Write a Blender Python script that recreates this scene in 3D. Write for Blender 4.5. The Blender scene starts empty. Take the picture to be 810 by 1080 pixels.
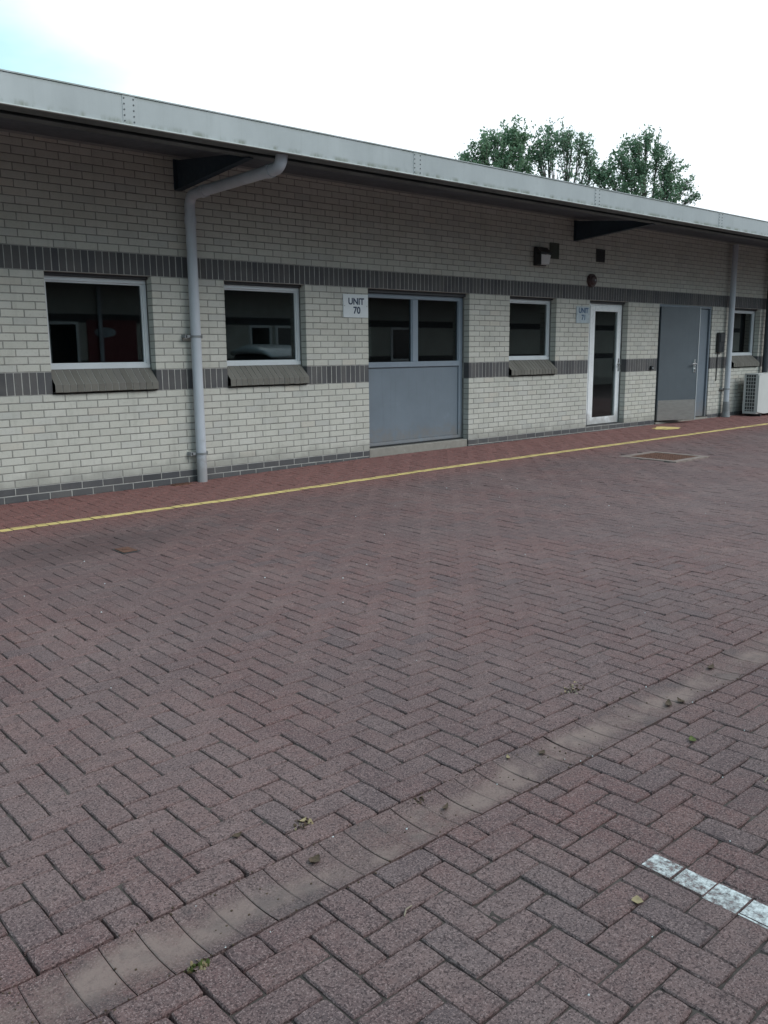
import bpy, math, random
from mathutils import Vector, Matrix
R = math.radians
rnd = random.Random(70)
scene = bpy.context.scene
col = scene.collection

# ------------------------------------------------------------------ materials
def nodes_of(name):
    m = bpy.data.materials.new(name); m.use_nodes = True
    nt = m.node_tree; nt.nodes.clear()
    return m, nt, nt.nodes, nt.links

class G:
    """small node-graph helper"""
    def __init__(s, name):
        s.m, s.nt, s.n, s.l = nodes_of(name)
        s.out = s.n.new('ShaderNodeOutputMaterial')
        s.b = s.n.new('ShaderNodeBsdfPrincipled')
        s.l.new(s.b.outputs[0], s.out.inputs[0])
        s.tc = s.n.new('ShaderNodeTexCoord'); s.geo = s.n.new('ShaderNodeNewGeometry')
    def set(s, k, v): 
        if hasattr(v, 'links'): s.l.new(v, s.b.inputs[k])
        else: s.b.inputs[k].default_value = v
    def noise(s, scale, detail=4, rough=.55, vec=None, stretch=None):
        n = s.n.new('ShaderNodeTexNoise'); n.inputs['Scale'].default_value = scale
        n.inputs['Detail'].default_value = detail; n.inputs['Roughness'].default_value = rough
        v = vec or s.tc.outputs['Object']
        if stretch:
            mp = s.n.new('ShaderNodeMapping'); mp.inputs['Scale'].default_value = stretch
            s.l.new(v, mp.inputs[0]); v = mp.outputs[0]
        s.l.new(v, n.inputs['Vector']); return n.outputs['Fac']
    def vor(s, scale, feature='F1'):
        n = s.n.new('ShaderNodeTexVoronoi'); n.inputs['Scale'].default_value = scale; n.feature = feature
        s.l.new(s.tc.outputs['Object'], n.inputs['Vector']); return n
    def ramp(s, fac, stops, interp='LINEAR'):
        r = s.n.new('ShaderNodeValToRGB'); e = r.color_ramp.elements; r.color_ramp.interpolation = interp
        while len(e) < len(stops): e.new(.5)
        for el, (p, c) in zip(e, stops):
            el.position = p; el.color = (c, c, c, 1) if not hasattr(c, '__len__') else (*c, 1)
        s.l.new(fac, r.inputs[0]); return r.outputs[0]
    def mix(s, fac, a, b, mode='MIX'):
        n = s.n.new('ShaderNodeMix'); n.data_type = 'RGBA'; n.blend_type = mode
        for i, v in ((0, fac), (6, a), (7, b)):
            if hasattr(v, 'links'): s.l.new(v, n.inputs[i])
            elif i == 0: n.inputs[0].default_value = v
            else: n.inputs[i].default_value = (*v, 1) if len(v) == 3 else v
        return n.outputs[2]
    def math(s, op, a, b=0.0, clamp=False):
        n = s.n.new('ShaderNodeMath'); n.operation = op; n.use_clamp = clamp
        for i, v in enumerate((a, b)):
            if hasattr(v, 'links'): s.l.new(v, n.inputs[i])
            else: n.inputs[i].default_value = v
        return n.outputs[0]
    def maprange(s, v, a, b, c=0., d=1.):
        n = s.n.new('ShaderNodeMapRange'); s.l.new(v, n.inputs[0])
        for i, x in enumerate((a, b, c, d)): n.inputs[i+1].default_value = x
        n.interpolation_type = 'SMOOTHSTEP'; return n.outputs[0]
    def xyz(s):
        n = s.n.new('ShaderNodeSeparateXYZ'); s.l.new(s.tc.outputs['Object'], n.inputs[0]); return n.outputs
    def island(s): return s.geo.outputs['Random Per Island']
    def bump(s, h, strength=.4, dist=.003):
        n = s.n.new('ShaderNodeBump'); n.inputs['Strength'].default_value = strength; n.inputs['Distance'].default_value = dist
        s.l.new(h, n.inputs['Height']); s.l.new(n.outputs[0], s.b.inputs['Normal'])

def plain(name, c, rough=.5, metal=0., var=.12, scale=6, bump=0., bscale=120, spec=.5, streak=None, grime=0.):
    g = G(name)
    n = g.noise(scale, 5, .6, stretch=streak)
    lo = tuple(x*(1-var) for x in c); hi = tuple(min(1, x*(1+var)) for x in c)
    cc = g.ramp(n, [(.3, lo), (.7, hi)])
    if grime:      # splash dirt and rain streaks with shapes of their own
        z = g.xyz()[2]
        ed = g.math('ADD', z, g.math('MULTIPLY', g.noise(7, 5, .7), -.75))
        cc = g.mix(g.maprange(ed, .08, -.22, 0, grime), cc, (.19, .165, .145))
        sv = g.noise(7, 5, .7, stretch=(3, 3, .12))
        cc = g.mix(g.maprange(sv, .52, .72, 0, grime*.5), cc, tuple(x*.68 for x in c))
        sc_ = g.noise(5, 6, .75)
        cc = g.mix(g.maprange(sc_, .60, .72, 0, grime*.5), cc, tuple(min(1, x*1.5) for x in c))
    g.set('Base Color', cc)
    n2 = g.noise(scale*7, 3)
    g.set('Roughness', g.maprange(n2, .3, .7, max(.03, rough-.08), min(1, rough+.08)))
    g.set('Metallic', metal); g.set('Specular IOR Level', spec)
    if bump: g.bump(g.noise(bscale, 3), bump, .002)
    return g.m

def paver_mat(name, tint=(1, 1, 1), channel=False):
    g = G(name)
    isl = g.island()
    base = g.ramp(isl, [(0, (.116, .071, .073)), (.2, (.152, .086, .084)), (.45, (.136, .083, .083)), (.7, (.158, .092, .088)), (.92, (.128, .086, .088)), (1, (.108, .080, .085))])
    # grime film worn in by traffic, lighter dust patches
    big = g.noise(.55, 5, .6)
    base = g.mix(g.maprange(big, .42, .62, 0, .60), base, (.112, .090, .094))
    med = g.noise(3.2, 5, .65)
    base = g.mix(g.maprange(med, .46, .70, 0, .50), base, (.195, .145, .140))
    wear = g.noise(.9, 5, .6, stretch=(1, .45, 1))
    base = g.mix(g.maprange(wear, .48, .64, 0, .38), base, (.205, .158, .155))
    blot = g.noise(11, 4, .6)
    base = g.mix(g.maprange(blot, .52, .75, 0, .35), base, (.080, .058, .060))
    y = g.xyz()
    # sheltered strip along the wall keeps its red
    wob = g.noise(1.1, 3)
    edge = g.math('ADD', y[1], g.math('MULTIPLY', wob, .7))
    base = g.mix(g.maprange(edge, -1.75, -.75, 0, .85), base, (.235, .098, .086))
    # aggregate speckle
    inb = g.noise(24, 4, .65)
    base = g.mix(g.maprange(inb, .40, .66, .0, .42), base, (.088, .070, .074))
    sp = g.noise(190, 2, .8)
    base = g.mix(g.maprange(sp, .51, .64, 0, .75), base, (.31, .235, .228))
    sp2 = g.noise(135, 3, .8)
    base = g.mix(g.maprange(sp2, .50, .61, 0, .85), base, (.038, .025, .027))
    v = g.vor(75)
    base = g.mix(g.maprange(v.outputs['Distance'], .14, .06, 0, .55), base, (.42, .36, .35))
    if channel:
        # washed-in silt along the trough
        off = g.math('ABSOLUTE', g.math('ADD', g.math('ADD', y[1], 6.895), g.math('MULTIPLY', g.math('SUBTRACT', g.noise(3.4, 5), .5), .19)))
        silt = g.math('MULTIPLY', g.maprange(off, .095, .025, 0, .9), g.maprange(g.noise(3.1, 6, .7), .40, .58, .12, 1))
        silt = g.math('MULTIPLY', silt, g.maprange(g.noise(60, 4, .7), .30, .55, .55, 1))
        base = g.mix(silt, base, (.235, .180, .165))
        gr = g.noise(7, 3)
        base = g.mix(g.maprange(gr, .52, .72, 0, .45), base, (.095, .082, .084))
    # oily dark patch in the yard (left), old dribbles
    x_ = g.math('MULTIPLY', g.math('ADD', y[0], 1.75), .55)
    y_ = g.math('MULTIPLY', g.math('ADD', y[1], 2.35), 1.3)
    r_ = g.math('ADD', g.math('SQRT', g.math('ADD', g.math('MULTIPLY', x_, x_), g.math('MULTIPLY', y_, y_))), g.math('MULTIPLY', g.noise(2, 4), .6))
    base = g.mix(g.maprange(r_, 1.0, .45, 0, .45), base, (.060, .048, .051))
    if tint != (1, 1, 1): base = g.mix(1, base, tint, 'MULTIPLY')
    g.set('Base Color', base)
    g.set('Roughness', g.maprange(sp, .3, .7, .78, .95)); g.set('Specular IOR Level', .35)
    h = g.math('ADD', g.math('MULTIPLY', sp, .6), g.math('MULTIPLY', g.noise(60, 4, .7), .6))
    g.bump(h, .75, .004)
    return g.m

def brick_mat(name, stops, fleck, pit=.6, streaks=True):
    g = G(name)
    c = g.ramp(g.island(), stops)
    n = g.noise(2.2, 5, .6)
    c = g.mix(g.maprange(n, .42, .70, 0, .45), c, fleck)
    n2 = g.noise(38, 4, .7)
    c = g.mix(g.maprange(n2, .5, .75, 0, .28), c, tuple(x*.5 for x in fleck))
    if streaks:
        n3 = g.noise(3, 4, .6, stretch=(3.2, 1, .25))
        c = g.mix(g.maprange(n3, .52, .75, 0, .25), c, tuple(x*.62 for x in fleck))
        z = g.xyz()[2]
        wn = g.math('ADD', z, g.math('MULTIPLY', g.noise(4, 4), -.35))
        c = g.mix(g.maprange(wn, .14, -.02, 0, .45), c, tuple(x*.40 for x in fleck))
    g.set('Base Color', c); g.set('Roughness', .86); g.set('Specular IOR Level', .3)
    g.bump(g.math('ADD', g.noise(150, 3, .7), g.math('MULTIPLY', n2, .8)), pit, .003)
    return g.m

M = {}
M['paver'] = paver_mat('block_paving', (1.17, 1.07, 1.045))
M['channel'] = paver_mat('channel_block', (1.10, 1.02, .985), channel=True)
M['joint'] = plain('joint_sand', (.070, .054, .048), .95, var=.55, scale=9, bump=.5)
M['yard'] = plain('yard_far', (.075, .055, .053), .9, var=.25, scale=2)
M['lbrick'] = brick_mat('light_brick', [(0, (.47, .462, .42)), (.2, (.52, .512, .465)), (.45, (.495, .488, .445)), (.75, (.54, .53, .488)), (.92, (.45, .448, .422)), (1, (.525, .495, .44))], (.40, .395, .355))
M['dbrick'] = brick_mat('dark_brick', [(0, (.070, .070, .078)), (.3, (.095, .094, .10)), (.6, (.080, .079, .085)), (.85, (.115, .11, .112)), (1, (.06, .06, .066))], (.14, .135, .13), streaks=False)
M['sbrick'] = brick_mat('sill_brick', [(0, (.125, .118, .105)), (.5, (.155, .147, .132)), (1, (.14, .132, .122))], (.19, .18, .16), streaks=False)
M['mdark'] = plain('dark_mortar', (.235, .23, .215), .95, var=.3, scale=9, bump=.4)
M['mlight'] = plain('pale_mortar', (.33, .325, .31), .95, var=.25, scale=9, bump=.4)
M['wframe'] = plain('grey_frame_paint', (.56, .59, .62), .38, var=.06, scale=4)
M['white'] = plain('white_door_paint', (.78, .80, .82), .33, grime=.55, var=.04, scale=4)
M['bluegrey'] = plain('blue_grey_paint', (.155, .188, .225), .42, grime=.55, var=.07, scale=3, bump=.05)
M['bluegrey2'] = plain('blue_grey_frame', (.20, .24, .29), .40, grime=.55, var=.07, scale=3)
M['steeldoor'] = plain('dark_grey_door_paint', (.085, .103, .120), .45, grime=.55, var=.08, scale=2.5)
M['kick'] = plain('brushed_kick_plate', (.36, .36, .35), .38, metal=.75, var=.12, scale=7, streak=(1, 1, 8))
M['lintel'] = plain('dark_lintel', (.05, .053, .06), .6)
M['soffit'] = plain('soffit_sheet', (.085, .10, .118), .7, var=.2, scale=2)
M['navy'] = plain('navy_steel', (.026, .044, .062), .55, var=.15, scale=3)
M['gutter'] = plain('gutter_metal', (.10, .115, .115), .6, var=.3, scale=3, streak=(1, .3, 1))
M['roof'] = plain('roof_sheet', (.22, .24, .25), .6)
M['pipe'] = plain('grey_pipe_paint', (.45, .48, .53), .42, grime=.55, var=.10, scale=5, streak=(1, 1, .3))
M['darkpipe'] = plain('black_pipe', (.04, .045, .055), .5)
M['boot'] = plain('pipe_boot', (.22, .23, .24), .6, var=.3)
M['concrete'] = plain('step_concrete', (.33, .325, .295), .9, grime=.55, var=.22, scale=9, bump=.5, bscale=70)
M['surround'] = plain('pinkish_concrete', (.25, .195, .175), .92, var=.25, scale=12, bump=.5, bscale=80)
M['rust'] = plain('rusty_cover', (.135, .062, .042), .85, var=.35, scale=26, bump=.8, bscale=90)
M['black'] = plain('black_plastic', (.018, .019, .022), .4)
M['alarm'] = plain('dull_red_brown_plastic', (.055, .030, .030), .45)
M['sign'] = plain('white_sign_plate', (.60, .635, .66), .4, var=.05, scale=8)
M['signb'] = plain('weathered_sign_plate', (.36, .42, .46), .5, var=.14, scale=9)
M['ink'] = plain('navy_lettering', (.012, .030, .075), .5, var=.05)
M['ink2'] = plain('blue_lettering', (.020, .070, .16), .5, var=.05)
M['lens'] = plain('white_lamp_lens', (.62, .65, .66), .35, var=.05)
M['vent1'] = plain('olive_grille', (.07, .078, .062), .7)
M['vent2'] = plain('brown_black_grille', (.035, .032, .034), .7)
M['accase'] = plain('ac_casing', (.55, .56, .55), .45, var=.07, scale=4, streak=(1, 1, .4))
M['acdark'] = plain('ac_fins', (.06, .065, .065), .5)
M['steel'] = plain('satin_steel', (.55, .56, .57), .3, metal=.9)
M['bark'] = plain('bark', (.12, .10, .085), .95, var=.35, scale=5, bump=.8, bscale=20)
M['room'] = plain('room_paint', (.20, .20, .19), .9)
M['roomfloor'] = plain('room_floor', (.05, .05, .055), .8)
M['dry1'] = plain('dry_leaf_tan', (.33, .25, .14), .8, var=.2, scale=60)
M['dry2'] = plain('dry_leaf_brown', (.085, .055, .034), .85, var=.3, scale=60)
M['twig'] = plain('twig', (.30, .24, .18), .9, var=.2, scale=60)
M['moss'] = plain('moss_green', (.10, .115, .032), .95, var=.4, scale=80)
M['redsign'] = plain('red_panel', (.17, .04, .045), .5)
M['carpaint'] = plain('silver_car_paint', (.60, .62, .64), .25, metal=.3)
M['carglass'] = plain('car_glass', (.01, .012, .014), .06)
M['tyre'] = plain('tyre_rubber', (.02, .02, .02), .8)
M['lampglass'] = plain('lamp_glass', (.5, .5, .5), .1)

def fascia_mat():
    g = G('weathered_fascia')
    c = g.ramp(g.noise(2.2, 5, .6, stretch=(1, 1, .5)), [(.3, (.285, .308, .315)), (.7, (.35, .375, .383))])
    st = g.noise(9, 5, .65, stretch=(2.2, 1, .10))
    c = g.mix(g.maprange(st, .52, .80, 0, .26), c, (.21, .235, .222))
    z = g.xyz()[2]
    dirt = g.math('MULTIPLY', g.maprange(z, 3.275, 3.235, 0, 1), g.maprange(g.noise(5, 5, .7, stretch=(1.5, 1, .5)), .42, .62, 0, .75))
    c = g.mix(dirt, c, (.13, .145, .11))
    top = g.math('MULTIPLY', g.maprange(z, 3.405, 3.436, 0, 1), g.maprange(g.noise(4, 4, .7), .4, .6, 0, .5))
    c = g.mix(top, c, (.20, .23, .20))
    g.set('Base Color', c); g.set('Roughness', .5); g.set('Metallic', .15)
    g.bump(g.noise(25, 3), .12, .004)
    return g.m
M['fascia'] = fascia_mat()
M['lip'] = plain('fascia_lip', (.45, .48, .47), .45, var=.2, scale=6)
M['rivet'] = plain('rivet', (.07, .08, .085), .5)

def glass_mat(name='window_glass', tint=(.55, .60, .60), ior=1.52):
    m, nt, n, l = nodes_of(name)
    out = n.new('ShaderNodeOutputMaterial'); mx = n.new('ShaderNodeMixShader'); tr = n.new('ShaderNodeBsdfTransparent')
    gl = n.new('ShaderNodeBsdfGlossy'); fr = n.new('ShaderNodeFresnel'); ml = n.new('ShaderNodeMath')
    tr.inputs[0].default_value = (*tint, 1); gl.inputs['Roughness'].default_value = .015
    gl.inputs['Color'].default_value = (1, 1, 1, 1)
    fr.inputs[0].default_value = ior; ml.operation = 'MULTIPLY'; ml.inputs[1].default_value = 1.7; ml.use_clamp = True
    l.new(fr.outputs[0], ml.inputs[0]); l.new(ml.outputs[0], mx.inputs[0]); l.new(tr.outputs[0], mx.inputs[1]); l.new(gl.outputs[0], mx.inputs[2])
    l.new(mx.outputs[0], out.inputs[0]); return m
M['glass'] = glass_mat()

def paint_mat(name, c, lo, hi, scale=70):
    """road paint rubbed off the tops of the pavers: bare patches let the block show through"""
    m, nt, n, l = nodes_of(name)
    out = n.new('ShaderNodeOutputMaterial'); mx = n.new('ShaderNodeMixShader'); tr = n.new('ShaderNodeBsdfTransparent')
    b = n.new('ShaderNodeBsdfPrincipled'); tc = n.new('ShaderNodeTexCoord')
    b.inputs['Roughness'].default_value = .75
    nz = n.new('ShaderNodeTexNoise'); nz.inputs['Scale'].default_value = scale; nz.inputs['Detail'].default_value = 6; nz.inputs['Roughness'].default_value = .75
    n2 = n.new('ShaderNodeTexNoise'); n2.inputs['Scale'].default_value = 5; n2.inputs['Detail'].default_value = 4
    ad = n.new('ShaderNodeMath'); ad.operation = 'ADD'
    sc = n.new('ShaderNodeMath'); sc.operation = 'MULTIPLY'; sc.inputs[1].default_value = .55
    r = n.new('ShaderNodeMapRange'); r.inputs[1].default_value = lo; r.inputs[2].default_value = hi
    cr = n.new('ShaderNodeValToRGB'); e = cr.color_ramp.elements
    e[0].position = .3; e[0].color = (*[x*.78 for x in c], 1); e[1].position = .7; e[1].color = (*c, 1)
    l.new(tc.outputs['Object'], nz.inputs[0]); l.new(tc.outputs['Object'], n2.inputs[0])
    l.new(n2.outputs[0], sc.inputs[0]); l.new(sc.outputs[0], ad.inputs[0]); l.new(nz.outputs[0], ad.inputs[1])
    l.new(ad.outputs[0], r.inputs[0]); l.new(n2.outputs[0], cr.inputs[0]); l.new(cr.outputs[0], b.inputs['Base Color'])
    l.new(r.outputs[0], mx.inputs[0]); l.new(tr.outputs[0], mx.inputs[1]); l.new(b.outputs[0], mx.inputs[2]); l.new(mx.outputs[0], out.inputs[0])
    return m
M['yellow'] = paint_mat('yellow_line_paint', (.82, .64, .25), .34, .50, 40)
M['whitepaint'] = paint_mat('white_line_paint', (.80, .80, .80), .62, .86, 48)

def leaf_mat(name, a, b):
    m, nt, n, l = nodes_of(name)
    out = n.new('ShaderNodeOutputMaterial'); bs = n.new('ShaderNodeBsdfPrincipled'); ge = n.new('ShaderNodeNewGeometry')
    cr = n.new('ShaderNodeValToRGB'); e = cr.color_ramp.elements
    e[0].color = (*a, 1); e[1].color = (*b, 1); l.new(ge.outputs['Random Per Island'], cr.inputs[0])
    bs.inputs['Roughness'].default_value = .55
    tl = n.new('ShaderNodeBsdfTranslucent'); mx = n.new('ShaderNodeMixShader'); mx.inputs[0].default_value = .45
    l.new(cr.outputs[0], bs.inputs['Base Color']); l.new(cr.outputs[0], tl.inputs[0])
    l.new(bs.outputs[0], mx.inputs[1]); l.new(tl.outputs[0], mx.inputs[2]); l.new(mx.outputs[0], out.inputs[0]); return m
M['leaf1'] = leaf_mat('foliage_mid', (.10, .175, .095), (.25, .37, .23))
M['leaf2'] = leaf_mat('foliage_pale', (.11, .185, .11), (.27, .38, .26))
M['leaf3'] = leaf_mat('foliage_dark', (.09, .16, .088), (.23, .34, .22))

# ------------------------------------------------------------------ mesh builder
class MB:
    def __init__(s): s.v = []; s.f = []; s.mi = []; s.sm = []
    def add(s, vs, fs, mi=0, smooth=False):
        o = len(s.v); s.v += [tuple(p) for p in vs]
        for f in fs: s.f.append([i+o for i in f]); s.mi.append(mi); s.sm.append(smooth)
    def box(s, x0, x1, y0, y1, z0, z1, mi=0, mtx=None):
        vs = [Vector(p) for p in ((x0,y0,z0),(x1,y0,z0),(x1,y1,z0),(x0,y1,z0),(x0,y0,z1),(x1,y0,z1),(x1,y1,z1),(x0,y1,z1))]
        if mtx: vs = [mtx @ p for p in vs]
        s.add(vs, [(0,3,2,1),(4,5,6,7),(0,1,5,4),(1,2,6,5),(2,3,7,6),(3,0,4,7)], mi); return s
    def cbox(s, x0, x1, y0, y1, z0, z1, c=.004, mi=0, mtx=None):
        """box with chamfered edges"""
        vs = []; idx = {}
        X = (x0, x1); Y = (y0, y1); Z = (z0, z1)
        for i in (0,1):
            for j in (0,1):
                for k in (0,1):
                    sx, sy, sz = (1,-1)[i], (1,-1)[j], (1,-1)[k]
                    for a in range(3):
                        p = [X[i]+sx*c, Y[j]+sy*c, Z[k]+sz*c]; p[a] = (X[i], Y[j], Z[k])[a]
                        idx[i,j,k,a] = len(vs); vs.append(Vector(p))
        if mtx: vs = [mtx @ p for p in vs]
        fs = []
        for a in range(3):
            for sd in (0,1):
                o = [b for b in range(3) if b != a]
                quad = []
                for (u, w) in ((0,0),(1,0),(1,1),(0,1)):
                    k = [0,0,0]; k[a] = sd; k[o[0]] = u; k[o[1]] = w; quad.append(idx[(*k, a)])
                flip = (sd == 0) != (a == 1)
                fs.append(quad[::-1] if flip else quad)
        for a in range(3):      # edges parallel to axis a
            o = [b for b in range(3) if b != a]
            for u in (0,1):
                for w in (0,1):
                    k0 = [0,0,0]; k0[o[0]] = u; k0[o[1]] = w; k1 = list(k0); k1[a] = 1
                    q = [idx[(*k0, o[0])], idx[(*k1, o[0])], idx[(*k1, o[1])], idx[(*k0, o[1])]]
                    fs.append(q)
        for i in (0,1):
            for j in (0,1):
                for k in (0,1):
                    fs.append([idx[i,j,k,0], idx[i,j,k,1], idx[i,j,k,2]])
        s.add(vs, fs, mi); return s
    def tube(s, pts, r, n=16, caps=True, mi=0, smooth=True):
        pts = [Vector(p) for p in pts]; m = len(pts); rs = r if hasattr(r, '__len__') else [r]*m
        rings = []; up = None
        for i, p in enumerate(pts):
            d = (pts[min(i+1,m-1)]-pts[max(i-1,0)]).normalized()
            if up is None:
                up = Vector((0,0,1)) if abs(d.z) < .9 else Vector((0,1,0))
            a = d.cross(up)
            if a.length < 1e-4: a = d.cross(Vector((1,0,0)))
            a.normalize(); b = a.cross(d).normalized(); up = b
            rings.append([p+a*math.cos(2*math.pi*k/n)*rs[i]+b*math.sin(2*math.pi*k/n)*rs[i] for k in range(n)])
        vs = [p for rg in rings for p in rg]; fs = []
        for i in range(m-1):
            for k in range(n):
                fs.append((i*n+k, i*n+(k+1)%n, (i+1)*n+(k+1)%n, (i+1)*n+k))
        s.add(vs, fs, mi, smooth)
        if caps:
            s.add(rings[0], [tuple(range(n))[::-1]], mi); s.add(rings[-1], [tuple(range(n))], mi)
        return s
    def prism(s, poly, axis, a, b, mi=0):
        """extrude a 2D polygon; axis 0: poly in (y,z); axis 1: (x,z); axis 2: (x,y)"""
        def P(u, w, t): return ((t,u,w), (u,t,w), (u,w,t))[axis]
        n = len(poly); vs = [P(u,w,a) for u,w in poly]+[P(u,w,b) for u,w in poly]
        fs = [tuple(range(n))[::-1], tuple(range(n,2*n))]+[(i,(i+1)%n,n+(i+1)%n,n+i) for i in range(n)]
        s.add(vs, fs, mi); return s
    def build(s, name, mats, parent=None, loc=None, fix=True):
        me = bpy.data.meshes.new(name); me.from_pydata(s.v, [], s.f)
        if not isinstance(mats, (list, tuple)): mats = [mats]
        for m in mats: me.materials.append(m)
        me.polygons.foreach_set('material_index', s.mi); me.polygons.foreach_set('use_smooth', s.sm)
        me.update()
        if fix:
            import bmesh
            bm = bmesh.new(); bm.from_mesh(me); bmesh.ops.recalc_face_normals(bm, faces=bm.faces); bm.to_mesh(me); bm.free()
        o = bpy.data.objects.new(name, me); col.objects.link(o)
        if parent:
            o.parent = parent
            w = Vector((0,0,0)); p = parent
            while p: w += p.location; p = p.parent
            o.location = -w           # geometry is written in world coordinates
        return o

def tag(o, label=None, cat=None, group=None, kind=None):
    if label: o['label'] = label
    if cat: o['category'] = cat
    if group: o['group'] = group
    if kind: o['kind'] = kind
    return o
def empty(name, loc, label, cat, group=None):
    o = bpy.data.objects.new(name, None); o.location = loc; o.empty_display_size = .2; col.objects.link(o)
    return tag(o, label, cat, group)
def part_label(o, t): o['label'] = t; return o

# ------------------------------------------------------------------ ground
def gz(x, y):
    t = max(0., min(1., (y+6.9)/6.9)); return -.035*(1-t)+(.0165*max(0., min(3., x))+.002*max(0., min(14., x)-3.))*t**2.6
CH0, CH1 = -7.002, -6.775       # dished drainage channel between these
PX0, PX1, PY0, PY1 = -7.5, 18.0, -10.6, -.004

g = MB()
g.add([(-60,-60,-.085),(140,-60,-.085),(140,140,-.085),(-60,140,-.085)], [(0,1,2,3)])
tag(g.build('ground', M['yard'], fix=False), 'reddish yard surface stretching away under the paving', None, kind='structure')

sand = MB(); nx, ny = 26, 20
vs = [(PX0+(PX1-PX0)*i/nx, PY0+(PY1-PY0)*j/ny) for j in range(ny+1) for i in range(nx+1)]
sand.add([(x, y, gz(x,y)-.011-(.02 if CH0-.35 < y < CH1+.35 else 0)) for x, y in vs],
         [(j*(nx+1)+i, j*(nx+1)+i+1, (j+1)*(nx+1)+i+1, (j+1)*(nx+1)+i) for j in range(ny) for i in range(nx)])
nx, ny, sx0, sx1, sy0, sy1 = 150, 130, -4.6, 1.4, -8.8, -3.6
ny2 = [(sy0+(sy1-sy0)*j/ny) for j in range(ny+1)]
sv = []
for y in ny2:
    for i in range(nx+1):
        x = sx0+(sx1-sx0)*i/nx
        rim = i in (0, nx) or y in (ny2[0], ny2[-1])
        lo = .030 if CH0-.12 < y < CH1+.12 else (.012 if rim else .0085+rnd.gauss(0, .0028))
        sv.append((x, y, gz(x, y)-max(lo, .0035)))
sand.add(sv, [(j*(nx+1)+i, j*(nx+1)+i+1, (j+1)*(nx+1)+i+1, (j+1)*(nx+1)+i) for j in range(ny) for i in range(nx)], 0, True)
tag(sand.build('joint_sand_bed', M['joint'], fix=False), 'dark sand in the joints between the paving blocks', None, kind='structure')

CUT = [(5.69, 6.57, -2.95, -2.06)]       # inspection cover: no pavers beneath
rects = []      # every paver top, also used for the painted lines
def paver(mb, x0, x1, y0, y1, channel=False):
    for a, b, c_, d in CUT:
        if a < (x0+x1)/2 < b and c_ < (y0+y1)/2 < d: return
    gp = .0016; c = .0036
    j = lambda s=.0014: rnd.uniform(-s, s)
    x0 += gp+j(); x1 -= gp+j(); y0 += gp+j(); y1 -= gp+j()
    if x1-x0 < .018 or y1-y0 < .018: return
    dz = rnd.gauss(0, .0012); tx = rnd.gauss(0, .009); ty = rnd.gauss(0, .009)
    cx, cy = (x0+x1)/2, (y0+y1)/2
    Z = lambda x, y: gz(x,y)+dz+tx*(x-cx)+ty*(y-cy)
    near = not channel and x1 < 1.0 and y1 < -4.0 and (x0+4.5)**2+(y0+8.7)**2 < 42
    if near:
        # worn block: wavering arrises, rounded corners, the odd chip
        L, W_ = x1-x0, y1-y0; pts = []
        def side(a, b, nn):
            for k in range(nn):
                t = k/nn
                pts.append((a[0]+(b[0]-a[0])*t, a[1]+(b[1]-a[1])*t))
        nl, nw = max(2, int(L/.03)), max(2, int(W_/.03))
        side((x0,y0),(x1,y0),nl); side((x1,y0),(x1,y1),nw); side((x1,y1),(x0,y1),nl); side((x0,y1),(x0,y0),nw)
        corners = {0, nl, nl+nw, 2*nl+nw}; m = len(pts)
        chip = rnd.randrange(m) if rnd.random() < .22 else -1
        oo, tt = [], []
        for k, (x, y) in enumerate(pts):
            ux, uy = (cx-x), (cy-y)
            ux = math.copysign(1, ux) if abs(abs(x-cx)-L/2) < 1e-6 else 0; uy = math.copysign(1, uy) if abs(abs(y-cy)-W_/2) < 1e-6 else 0
            e = abs(rnd.gauss(0, .0011))+(.0022 if k in corners else 0)
            ct = c*rnd.uniform(.7, 1.35)
            if k == chip: ct += rnd.uniform(.004, .009)
            oo.append((x+ux*e, y+uy*e)); tt.append((x+ux*(e+ct), y+uy*(e+ct)))
        vs = [(x,y,Z(x,y)) for x,y in tt]+[(x,y,Z(x,y)-.0045) for x,y in oo]+[(x,y,Z(x,y)-.03) for x,y in oo]
        fs = [tuple(range(m))]+[(m+i,m+(i+1)%m,(i+1)%m,i) for i in range(m)]+[(2*m+i,2*m+(i+1)%m,m+(i+1)%m,m+i) for i in range(m)]
        mb.add(vs, fs); rects.append((x0+c*.6, x1-c*.6, y0+c*.6, y1-c*.6, Z)); return
    top = [(x0+c,y0+c),(x1-c,y0+c),(x1-c,y1-c),(x0+c,y1-c)]; mid = [(x0,y0),(x1,y0),(x1,y1),(x0,y1)]
    vs = [(x+j(.0008),y+j(.0008),Z(x,y)) for x,y in top]+[(x,y,Z(x,y)-.004) for x,y in mid]+[(x,y,Z(x,y)-.03) for x,y in mid]
    fs = [(0,1,2,3)]+[(4+i,4+(i+1)%4,(i+1)%4,i) for i in range(4)]+[(8+i,8+(i+1)%4,4+(i+1)%4,4+i) for i in range(4)]
    mb.add(vs, fs)
    rects.append((x0+c*.6, x1-c*.6, y0+c*.6, y1-c*.6, Z))

pav = MB()
def herring(ox, oy, ylo, yhi):
    for ix in range(int((PX0-ox)/.1)-1, int((PX1-ox)/.1)+1):
        for iy in range(int((ylo-oy)/.1)-2, int((yhi-oy)/.1)+2):
            d = (ix-iy+3) % 4
            if d == 0: r = (ix, ix+2, iy, iy+1)
            elif d == 3: r = (ix, ix+1, iy, iy+2)
            else: continue
            x0, x1, y0, y1 = r[0]*.1+ox, r[1]*.1+ox, r[2]*.1+oy, r[3]*.1+oy
            y0 = max(y0, ylo); y1 = min(y1, yhi)
            if y1-y0 > .02: paver(pav, x0, x1, y0, y1)
herring(.03, .033, CH1, PY1)
herring(.0, .0, PY0, CH0)
tag(pav.build('paving', M['paver'], fix=False), 'red-grey herringbone block paving covering the whole yard', None, kind='structure')

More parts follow.
